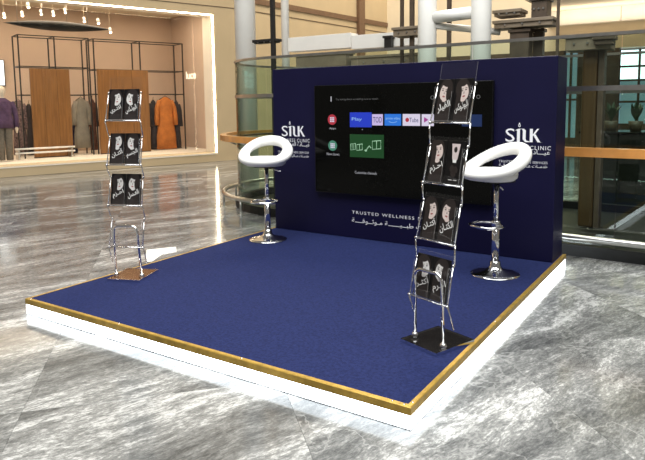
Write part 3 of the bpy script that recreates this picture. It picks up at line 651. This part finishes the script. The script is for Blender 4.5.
# ================================================================== LITERATURE RACKS AND BROCHURES
ZB = [.265, .59, .905, 1.245]
def make_rack(label, loc, rz, y0, lean, plate):
    t = thing('literature_rack', label, 'brochure rack', (*loc, HP), rz, 'zigzag brochure racks')
    b = MB().box((-.132, -.152, .004), (.132, .152, .016)).mesh('base_plate'); bevel(b, .002); link('base_plate', b, plate, t)
    rim = MB()
    for a_, b_ in (((-.137, -.157, 0), (.137, -.150, .019)), ((-.137, .150, 0), (.137, .157, .019)), ((-.137, -.150, 0), (-.130, .150, .019)), ((.130, -.150, 0), (.137, .150, .019))): rim.box(a_, b_)
    rim.build('base_rim', 'chrome', t)
    yf = -.068
    Y = lambda z: y0+lean*max(0, z-.27)
    # arched leg
    yt = Y(.265)+.02
    path = [(-.108, yf, .016), (-.100, yt-.02, .36)]
    for k in range(1, 8): a = PI-PI/2*k/8; path.append((-.055+.045*math.cos(a), yt-.02, .37+.055*math.sin(a)))
    for k in range(0, 8): a = PI/2-PI/2*k/8; path.append((.055+.045*math.cos(a), yt-.02, .37+.055*math.sin(a)))
    path += [(.100, yt-.02, .36), (.108, yf, .016)]
    MB().tube(path, .0095, 12).build('arched_leg', 'chrome', t)
    for s in (-1, 1): MB().lathe([(.020, 0), (.020, .018), (.015, .028), (.011, .03)], (s*.108, yf, .0155), 16).build('leg_foot', 'chrome', t)
    tilt = .06/.33
    for i, zb in enumerate(ZB):
        yb = Y(zb); R_ = Matrix.Translation((0, yb, zb)) @ Matrix.Rotation(-math.atan(tilt), 4, 'X')
        mb = MB()
        hh = .335 if i == 3 else .262
        mb.box((-.129, .014, 0), (.129, .017, hh), 0, R_, 1)              # back
        mb.box((-.129, -.020, 0), (.129, .014, .003), 0, R_, 1, (0, 1))           # floor
        # front lip with raised middle curve
        n = 12; lip = [(-.129+.258*k/n, .028+.018*math.sin(PI*k/n)) for k in range(n+1)]
        pts = [(-.129, 0), (.129, 0)]+[(x, z) for x, z in lip[::-1]]
        v0 = [R_ @ Vector((x, -.020, z)) for x, z in pts]; v1 = [R_ @ Vector((x, -.017, z)) for x, z in pts]; k_ = len(pts)
        mb.add(v0, [tuple(range(k_))]); mb.add(v1, [tuple(range(k_))[::-1]])
        mb.add(v0+v1, [(a_, (a_+1) % k_, k_+(a_+1) % k_, k_+a_)[::-1] for a_ in range(k_)], 1)
        for x in (-.129, -.0015, .126): mb.box((x, -.017, .003), (x+.003, .014, .20 if abs(x) > .1 else .17), 0, R_, 1, (3, 5))
        tr = mb.build('acrylic_tray', ['acrylic', 'acrylic_edge'], t)
        MB().tube([R_ @ Vector((-.143, -.004, -.006)), R_ @ Vector((.143, -.004, -.006))], .0045, 8).build('tray_rod', 'chrome', tr)
        for s in (-1, 1):
            J = R_ @ Vector((s*.142, -.004, -.006)); K = R_ @ Vector((s*.135, .012, .215))
            MB().tube([J, K], .0042, 8).build('side_bar', 'chrome', t)
            MB().tube([J-Vector((.007, 0, 0)), J+Vector((.007, 0, 0))], .0085, 12).build('joint_bolt', 'chrome', t)
            MB().tube([K-Vector((.006, 0, 0)), K+Vector((.006, 0, 0))], .007, 12).build('joint_bolt', 'chrome', t)
            if i == 0: Lk = Vector((s*.138, yb+.045, .12))
            else:
                R0 = Matrix.Translation((0, Y(ZB[i-1]), ZB[i-1])) @ Matrix.Rotation(-math.atan(tilt), 4, 'X'); Lk = R0 @ Vector((s*.135, .012, .215))
            J2 = J+Vector((s*.006, 0, 0)); L2 = Lk+Vector((s*.008, 0, 0))
            MB().tube([J2, L2], .0042, 8).build('link_bar', 'chrome', t)
    return t, Y, tilt
rackL = make_rack('zigzag chrome and acrylic brochure rack on the far left corner of the carpet', (.21, .78), math.radians(22), -.092, .040, 'brown_gloss')
rackR = make_rack('zigzag chrome and acrylic brochure rack nearest the camera on the right', (2.805, .765), math.radians(-20), -.075, .168, 'black_gloss')

BW, BH = .1235, .238
def portrait(style, skin):
    mb = MB(); sgn = 1 if style % 2 else -1; y0 = -.0026
    if style == 9:                                             # product tube
        mb.poly([(-.030, y0, .222), (.030, y0, .222), (.018, y0, .135), (-.018, y0, .135)], 4)
        mb.poly([(-.014, y0-.0002, .135), (.014, y0-.0002, .135), (.012, y0-.0002, .118), (-.012, y0-.0002, .118)], 3)
        mb.ell(0, .19, .012, .016, y0-.0004, 1)
        for k in range(3): mb.ell((-.012, .014, 0)[k], (.085, .08, .055)[k], .016, .02, y0-.0002, 1, rot=.5*k)
        return mb
    cx, cz = (.004*sgn, .164) if style != 5 else (.0, .176)
    rot = .22*sgn; G = 1.2
    mb.ell(cx-.006*sgn, cz+.014, .042*G, .052*G, y0, 1, 24, rot)      # hair
    mb.poly([(cx-.044, y0, cz+.02), (cx-.05, y0, .085), (cx-.018, y0, .10), (cx-.02, y0, cz)], 1)
    mb.poly([(cx-.012, y0-.0002, .145), (cx+.014, y0-.0002, .145), (cx+.02, y0-.0002, .112), (cx-.016, y0-.0002, .108)], 0)   # neck
    mb.ell(cx+.003*sgn, cz+.002, .027*G, .040*G, y0-.0004, 0, 26, rot)  # face
    mb.ell(cx+.010*sgn*-1, cz+.040*G, .026*G, .015*G, y0-.0006, 1, 16, rot)  # fringe
    mb.ell(cx-.031*sgn, cz+.004, .019, .050, y0-.00095, 1, 18, rot*.6)
    for s in (-1, 1):
        mb.ell(cx+s*.013+.003*sgn, cz+.009+s*.003*sgn, .0058*G, .0026*G, y0-.0008, 1, 10, rot)       # eyes
        mb.ell(cx+s*.013+.003*sgn, cz+.019+s*.003*sgn, .0075*G, .0014*G, y0-.0008, 1, 10, rot)       # brows
    mb.poly([(cx+.004*sgn, y0-.0008, cz+.006), (cx+.007*sgn, y0-.0008, cz-.009), (cx+.001*sgn, y0-.0008, cz-.010)], 1)  # nose shadow
    mb.ell(cx+.005*sgn, cz-.024, .0095, .0045, y0-.0008, 2, 12, rot)
    mb.poly([(cx-.05, y0-.0009, .0), (cx+.05, y0-.0009, .0), (cx+.048, y0-.0009, .10), (cx+.018, y0-.0009, .118), (cx, y0-.0009, .105), (cx-.018, y0-.0009, .118), (cx-.048, y0-.0009, .10)], 1)  # clothes
    return mb
def brochure(rack, lvl, side, style, word, skin, label):
    t_, Y, tilt = rack; zb = ZB[lvl]; x = side*.0635
    Mx = Matrix.Translation((t_.location.x, t_.location.y, HP)) @ Matrix.Rotation(t_.rotation_euler.z, 4, 'Z') @ Matrix.Translation((0, Y(zb), zb)) @ Matrix.Rotation(-math.atan(tilt)+.004, 4, 'X') @ Matrix.Translation((x, .0055, .0035))
    o = link('brochure', None); o.matrix_world = Mx; o.empty_display_size = .05; tag(o, label, 'brochure', 'brochures in the racks')
    me = MB().box((-BW/2, -.002, 0), (BW/2, .005, BH)).mesh('cover'); bevel(me, .0008, 1); link('cover', me, 'paper_black', o)
    pm = portrait(style, skin); pm.v = [(max(-BW/2+.001, min(BW/2-.001, a_)), b_, max(.001, min(BH-.001, c_))) for a_, b_, c_ in pm.v]
    pm.build('portrait_print', [skin, 'hair', 'lips', 'print_white', 'print_pink'], o)
    if word:
        me = text_mesh(arabic(word), .098, .050, .0002, 1.0, .0, off=.012); c = link('title_print', me, 'print_white', o, (0, -.0040, .082), (0, math.radians(-22), 0))
    me = text_mesh('www  00', .045, .006, .0002) if False else MB().box((-.03, -.0026, .020), (-.004, -.0022, .024)).box((.006, -.0026, .020), (.030, -.0022, .024)).mesh('fine_print'); link('fine_print', me, 'skin_grey', o)
    return o
wordsR = [('أكثـر', 'اكـرم'), ('أكتـان', 'الكتـان'), ('احـزم', None), ('الفيلر', 'البوتـوكس')]
nm = ['lowest', 'second lowest', 'second highest', 'top']
stR = [(1, 2), (3, 4), (5, 9), (2, 1)]; stL = [(1, 2), (5, 4), (3, 2)]
for l in range(4):
    for s in (0, 1):
        what = 'picturing a pale product tube' if stR[l][s] == 9 else 'with a woman\'s face'
        brochure(rackR, l, (-1, 1)[s], stR[l][s], wordsR[l][s], 'skin' if l > 0 else 'skin_grey', 'brochure %s, %s in the %s pocket of the nearest rack' % (what, ('left', 'right')[s], nm[l]))
wordsL = [('احـزم', 'العـسل'), ('أكتـان', 'الجسم'), ('أكثـري', 'البوتـكس')]
for l in range(3):
    for s in (0, 1):
        brochure(rackL, l+1, (-1, 1)[s], stL[l][s], wordsL[l][s], 'skin_grey', 'grey portrait brochure, %s half of the %s filled pocket in the far rack' % (('left', 'right')[s], ('lowest', 'middle', 'top')[l]))

# ================================================================== SHOP CONTENT
def S_thing(name, label, cat, u, wv, z=ZS, group=None):
    p = SP0+sd*u-sn*wv; return thing(name, label, cat, (p.x, p.y, z), SROT, group)
# wooden boards
for (xa, xb, yt, lab) in ((32.5, 72, 69, 'tall honey wood display board in the shop, beside the mannequin'), (99.5, 150, 70, 'wider honey wood display board in the shop, behind the far brochure rack')):
    a = shp(xa, 120, 1.86); b = shp(xb, 120, 1.86); zt = shp((xa+xb)/2, yt, 1.86).z
    t = S_thing('display_board', lab, 'board', (a.x+b.x)/2, 1.86); n = 3; hw = (b.x-a.x)/2
    for k in range(n): bbox('plank', (-hw+2*hw*k/n+.002, 0, .02), (-hw+2*hw*(k+1)/n-.002, .05, zt-ZS), 'wood', t, .004)
    bbox('foot_rail', (-hw, .0, 0), (hw, .06, .02), 'black_metal', t, 0)
# black metal clothes frames
def frame(u0, u1, w0, w1, zt, zs_, lab, ups):
    t = S_thing('clothes_frame', lab, 'clothes rail', (u0+u1)/2, w0); h = (u1-u0)/2; dp = w1-w0; r = .0145
    for x in ups:
        for y in (0, dp): bbox('upright', (x-u0-h-r, y-r, 0), (x-u0-h+r, y+r, zt-ZS), 'black_metal', t, 0)
    for z in zs_:
        for y in (0, dp): bbox('crossbar', (-h, y-r*.8, z-ZS-r*.8), (h, y+r*.8, z-ZS+r*.8), 'black_metal', t, 0)
        for x in ups: bbox('side_bar', (x-u0-h-r*.8, 0, z-ZS-r*.8), (x-u0-h+r*.8, dp, z-ZS+r*.8), 'black_metal', t, 0)
    return t
ua, ub, uc = shp(19, 60, 1.95).x, shp(55, 60, 1.95).x, shp(89, 60, 1.95).x
ud, ue, uf = shp(94, 60, 1.95).x, shp(140, 60, 1.95).x, shp(182.5, 60, 1.95).x
zt1 = shp(50, 36, 1.95).z; zh = shp(86, 95, 1.95).z
frame(ua, uc, 1.95, 2.5, zt1, (zt1-.01, shp(50, 67, 1.95).z, zh), 'tall black metal clothes frame in the left part of the shop window', (ua, ub, uc))
frame(ud, uf, 1.95, 2.5, zt1, (zt1-.01, shp(120, 70, 1.95).z, zh+.02), 'tall black metal clothes frame in the right part of the shop window', (ud, ue, uf))
M['orange'] = mat('orange_cloth', (.48, .155, .03), .85, var=.2, scale=6)
M['greybeige'] = mat('grey_beige_cloth', (.25, .215, .165), .9, var=.15, scale=8)
M['darkcloth'] = mat('dark_cloth', (.035, .028, .030), .9, var=.3, scale=9)
M['redbrown'] = mat('rust_cloth', (.12, .045, .025), .9, var=.3, scale=9)
M['navycloth'] = mat('navy_cloth', (.025, .03, .07), .9, var=.3)
M['purple'] = mat('purple_jacket', (.085, .045, .10), .85, var=.3, scale=10)
M['trouser'] = mat('olive_grey_trousers', (.14, .125, .105), .9, var=.2)
M['pattern'] = mat('patterned_cloth', (.30, .20, .19), .9, scale=26, c2=(.02, .016, .018))
M['manneq'] = mat('ivory_mannequin', (.72, .62, .50), .5, var=.03)
def garment(px, yt, yb, wpx, wv, m, lab, sleeves=True, thick=.10, group='clothes hanging in the shop'):
    a = shp(px-wpx/2, yt, wv); b = shp(px+wpx/2, yt, wv); c0 = shp(px, yt, wv); c1 = shp(px, yb, wv); hw = (b.x-a.x)/2; h = c0.z-max(c1.z, ZS+.02)
    t = S_thing('hanging_garment', lab, 'garment', c0.x, wv, c0.z-h, group)
    MB().loft([(0, 0, 0, hw*1.0, thick*.9), (0, 0, h*.25, hw*.93, thick*.85), (0, 0, h*.55, hw*.72, thick*.8), (0, 0, h*.72, hw*.66, thick*.8), (0, 0, h*.88, hw*.74, thick*.7), (0, 0, h*.95, hw*.55, thick*.5), (0, 0, h*.985, hw*.24, thick*.3), (0, 0, h, hw*.2, thick*.25)], 40, 0, .05, 10).build('body', m, t)
    if sleeves:
        for s in (-1, 1):
            MB().tube([(s*hw*.58, 0, h*.93), (s*hw*.84, -.01, h*.80), (s*hw*.94, -.02, h*.62), (s*hw*.92, -.03, h*.46)], [.06, .065, .06, .07], 12).build('sleeve', m, t)
    MB().tube([(-hw*.6, 0, h*.95), (0, 0, h+.03), (hw*.6, 0, h*.95)], .008, 6).tube([(0, 0, h+.02), (0, 0, h+.07), (.02, 0, h+.09)], .005, 6).build('hanger', 'black_metal', t)
    return t
garment(165, 97, 151, 20, 2.2, 'orange', 'long orange robe hanging at the right of the shop window')
garment(80.5, 98, 148, 17, 2.2, 'greybeige', 'grey beige dress hanging between the two wooden boards')
garment(153, 100, 150, 8, 2.3, 'darkcloth', 'dark garment hanging just left of the orange robe')
garment(176, 101, 151, 7, 2.3, 'darkcloth', 'dark garment hanging just right of the orange robe')
garment(92, 99, 150, 6, 2.22, 'redbrown', 'rust brown garment hanging right of the grey beige dress')
garment(72, 108, 155, 7, 2.62, 'navycloth', 'navy garment hanging left of the grey beige dress', False)
garment(18, 100, 155, 15, 2.85, 'pattern', 'patterned dark dress hanging behind the mannequin')
garment(28.5, 104, 155, 8, 2.8, 'darkcloth', 'dark garment hanging beside the left wooden board', False)
# mannequin
c0 = shp(6, 158, 1.45)
mq = S_thing('mannequin', 'ivory mannequin in a purple jacket and grey trousers at the left edge', 'mannequin', c0.x, 1.45)
H = shp(4, 86, 1.45).z-ZS; k = H/1.75
MB().loft([(0, 0, z*k, rx*k, ry*k) for z, rx, ry in ((.82, .1, .09), (1.1, .14, .1), (1.38, .17, .1), (1.43, .09, .07), (1.47, .05, .05), (1.53, .05, .055), (1.57, .07, .085), (1.65, .078, .095), (1.72, .06, .075), (1.75, .02, .03))], 20).build('body', 'manneq', mq)
for s in (-1, 1): MB().loft([(s*.085*k, 0, z*k, rx*k, ry*k) for z, rx, ry in ((.03, .075, .085), (.45, .082, .09), (.8, .095, .11), (.93, .10, .12))], 18).build('trouser_leg', 'trouser', mq)
MB().loft([(0, 0, z*k, rx*k, ry*k) for z, rx, ry in ((.78, .24, .15), (.95, .215, .14), (1.08, .175, .12), (1.25, .205, .125), (1.38, .195, .115), (1.44, .11, .08), (1.475, .065, .06))], 28, 0, .02, 7).build('jacket', 'purple', mq)
for s in (-1, 1): MB().tube([(s*.18*k, 0, 1.38*k), (s*.25*k, .0, 1.18*k), (s*.27*k, -.02, 1.0*k), (s*.26*k, -.05, .80*k)], [.065*k, .062*k, .055*k, .06*k], 14).build('sleeve', 'purple', mq)
for s in (-1, 1): MB().tube([(s*.26*k, -.05, .80*k), (s*.258*k, -.055, .76*k), (s*.255*k, -.065, .66*k)], [.024*k, .038*k, .018*k], 10).build('hand', 'manneq', mq)
# low rail bench
a, b = shp(15, 149.5, 1.6), shp(75, 148.5, 1.6); bn = S_thing('low_bench', 'low white and steel rail bench in front of the left wooden board', 'bench', (a.x+b.x)/2, 1.6); hw = (b.x-a.x)/2
for z in (a.z-ZS, a.z-ZS-.10): MB().tube([(-hw, 0, z), (hw, 0, z)], .022, 10).build('rail', 'whitepaint', bn)
for x in (-hw+.08, hw-.08): bbox('leg', (x-.02, -.02, 0), (x+.02, .25, a.z-ZS+.01), 'steel', bn, .003)
# light box at the far left
M['litbox'] = mat('lit_poster', (.8, .85, .9), .5, em=(.85, .93, 1), es=1.1)
a, b = shp(-14, 59, 3.5), shp(6, 86, 3.5); lb = S_thing('light_box', 'pale lit light box on the shop back wall at the left edge', 'light box', (a.x+b.x)/2, 3.52, 2.0); hw = (b.x-a.x)/2; lb.location.z = b.z
bbox('frame', (-hw, 0, 0), (hw, .08, a.z-b.z), 'black_metal', lb, .004); bbox('lit_panel', (-hw+.02, -.006, .02), (hw-.02, 0, a.z-b.z-.02), 'litbox', lb, 0)
# hanging canoe-shaped pendant
a, b = shp(3, 24, 1.3), shp(110, 27.5, 1.3); zc = shp(56, 26, 1.3).z; pd = S_thing('pendant_canopy', 'long black lens-shaped pendant hanging in the shop window', 'pendant', (a.x+b.x)/2, 1.3, zc); hl = (b.x-a.x)/2
rings = []
mb = MB(); m = 28; n = 14; vs = []
for i in range(m+1):
    x = -hl+2*hl*i/m; q = max(.02, 1-(x/hl)**2)
    for k in range(n): a_ = 2*PI*k/n; vs.append((x, .17*q*math.cos(a_), .115*q*math.sin(a_)))
fs = [(i*n+k, i*n+(k+1) % n, (i+1)*n+(k+1) % n, (i+1)*n+k) for i in range(m) for k in range(n)]+[tuple(range(n))[::-1], tuple(m*n+k for k in range(n))]
mb.add(vs, fs, 0, True).build('shell', 'pit', pd)
for x in (-.75, -.3, .15, .55): MB().tube([(x*hl, 0, .05), (x*hl, 0, 4.1-zc)], .006, 6).build('wire', 'steel', pd)
# track spots
for i, (x, y) in enumerate(((4, 15, ), (22, 13.5), (41, 12), (53, 13), (65, 10.5), (84, 19.5), (98, 21), (110, 30), (28, 5))):
    wv = 2.2 if i < 6 else 1.0; c0 = shp(x, y, wv)
    if c0.z > 4.0: c0 = Vector((c0.x, wv, 3.9))
    sp = S_thing('spotlight', 'warm ceiling spotlight in the shop, %s from the left' % ('second', 'third', 'fifth', 'sixth', 'seventh', 'eighth', 'ninth', 'last', 'fourth')[i], 'spotlight', c0.x, wv, c0.z, 'shop spotlights')
    MB().tube([(0, .02, .05), (0, -.03, -.06)], .034, 14).build('can', 'whitepaint', sp)
    MB().tube([(0, -.031, -.061), (0, -.034, -.067)], .030, 14).build('lamp', 'cove', sp)
    MB().tube([(0, .02, .04), (0, .02, 4.1-c0.z)], .004, 8).build('stem', 'cream', sp)
# sign reflection, added as glowing letters on the side wall
c0 = None
sg = S_thing('sign_reflection', 'small glowing white letters added on the shop side wall for a sign reflection', 'sign', 2.59, 1.5, 2.0)
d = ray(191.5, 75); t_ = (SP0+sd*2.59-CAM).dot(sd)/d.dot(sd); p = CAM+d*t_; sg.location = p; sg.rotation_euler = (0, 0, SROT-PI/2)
M['reflglow'] = mat('sign_reflection_glow', (1, .95, .85), .5, em=(1, .93, .75), es=1.5)
link('lettering', text_mesh('luce', .62, .22, .02), 'reflglow', sg)
# shop lamps
def slight(name, u, wv, z, sx, sy, pw, c=(1, .76, .5), rx=0):
    p = SP0+sd*u-sn*wv; return area(name, (p.x, p.y, z), (rx, 0, SROT), sx, sy, pw, c)
slight('shop_ceiling_light', -2.2, 1.5, 4.05, 8.5, 1.4, 215, (1, .82, .62))

# thin white shape on the floor by the platform's left side
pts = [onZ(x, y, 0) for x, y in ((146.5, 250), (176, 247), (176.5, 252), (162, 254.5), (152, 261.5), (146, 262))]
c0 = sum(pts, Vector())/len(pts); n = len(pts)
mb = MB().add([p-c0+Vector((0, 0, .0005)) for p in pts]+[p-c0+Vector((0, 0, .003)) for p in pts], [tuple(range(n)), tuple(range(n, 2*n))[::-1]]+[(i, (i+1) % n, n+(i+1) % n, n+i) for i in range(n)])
tag(mb.build('white_floor_shape', 'whitepaint', None, c0), 'small thin white shape on the marble beside the far brochure rack', 'sheet')
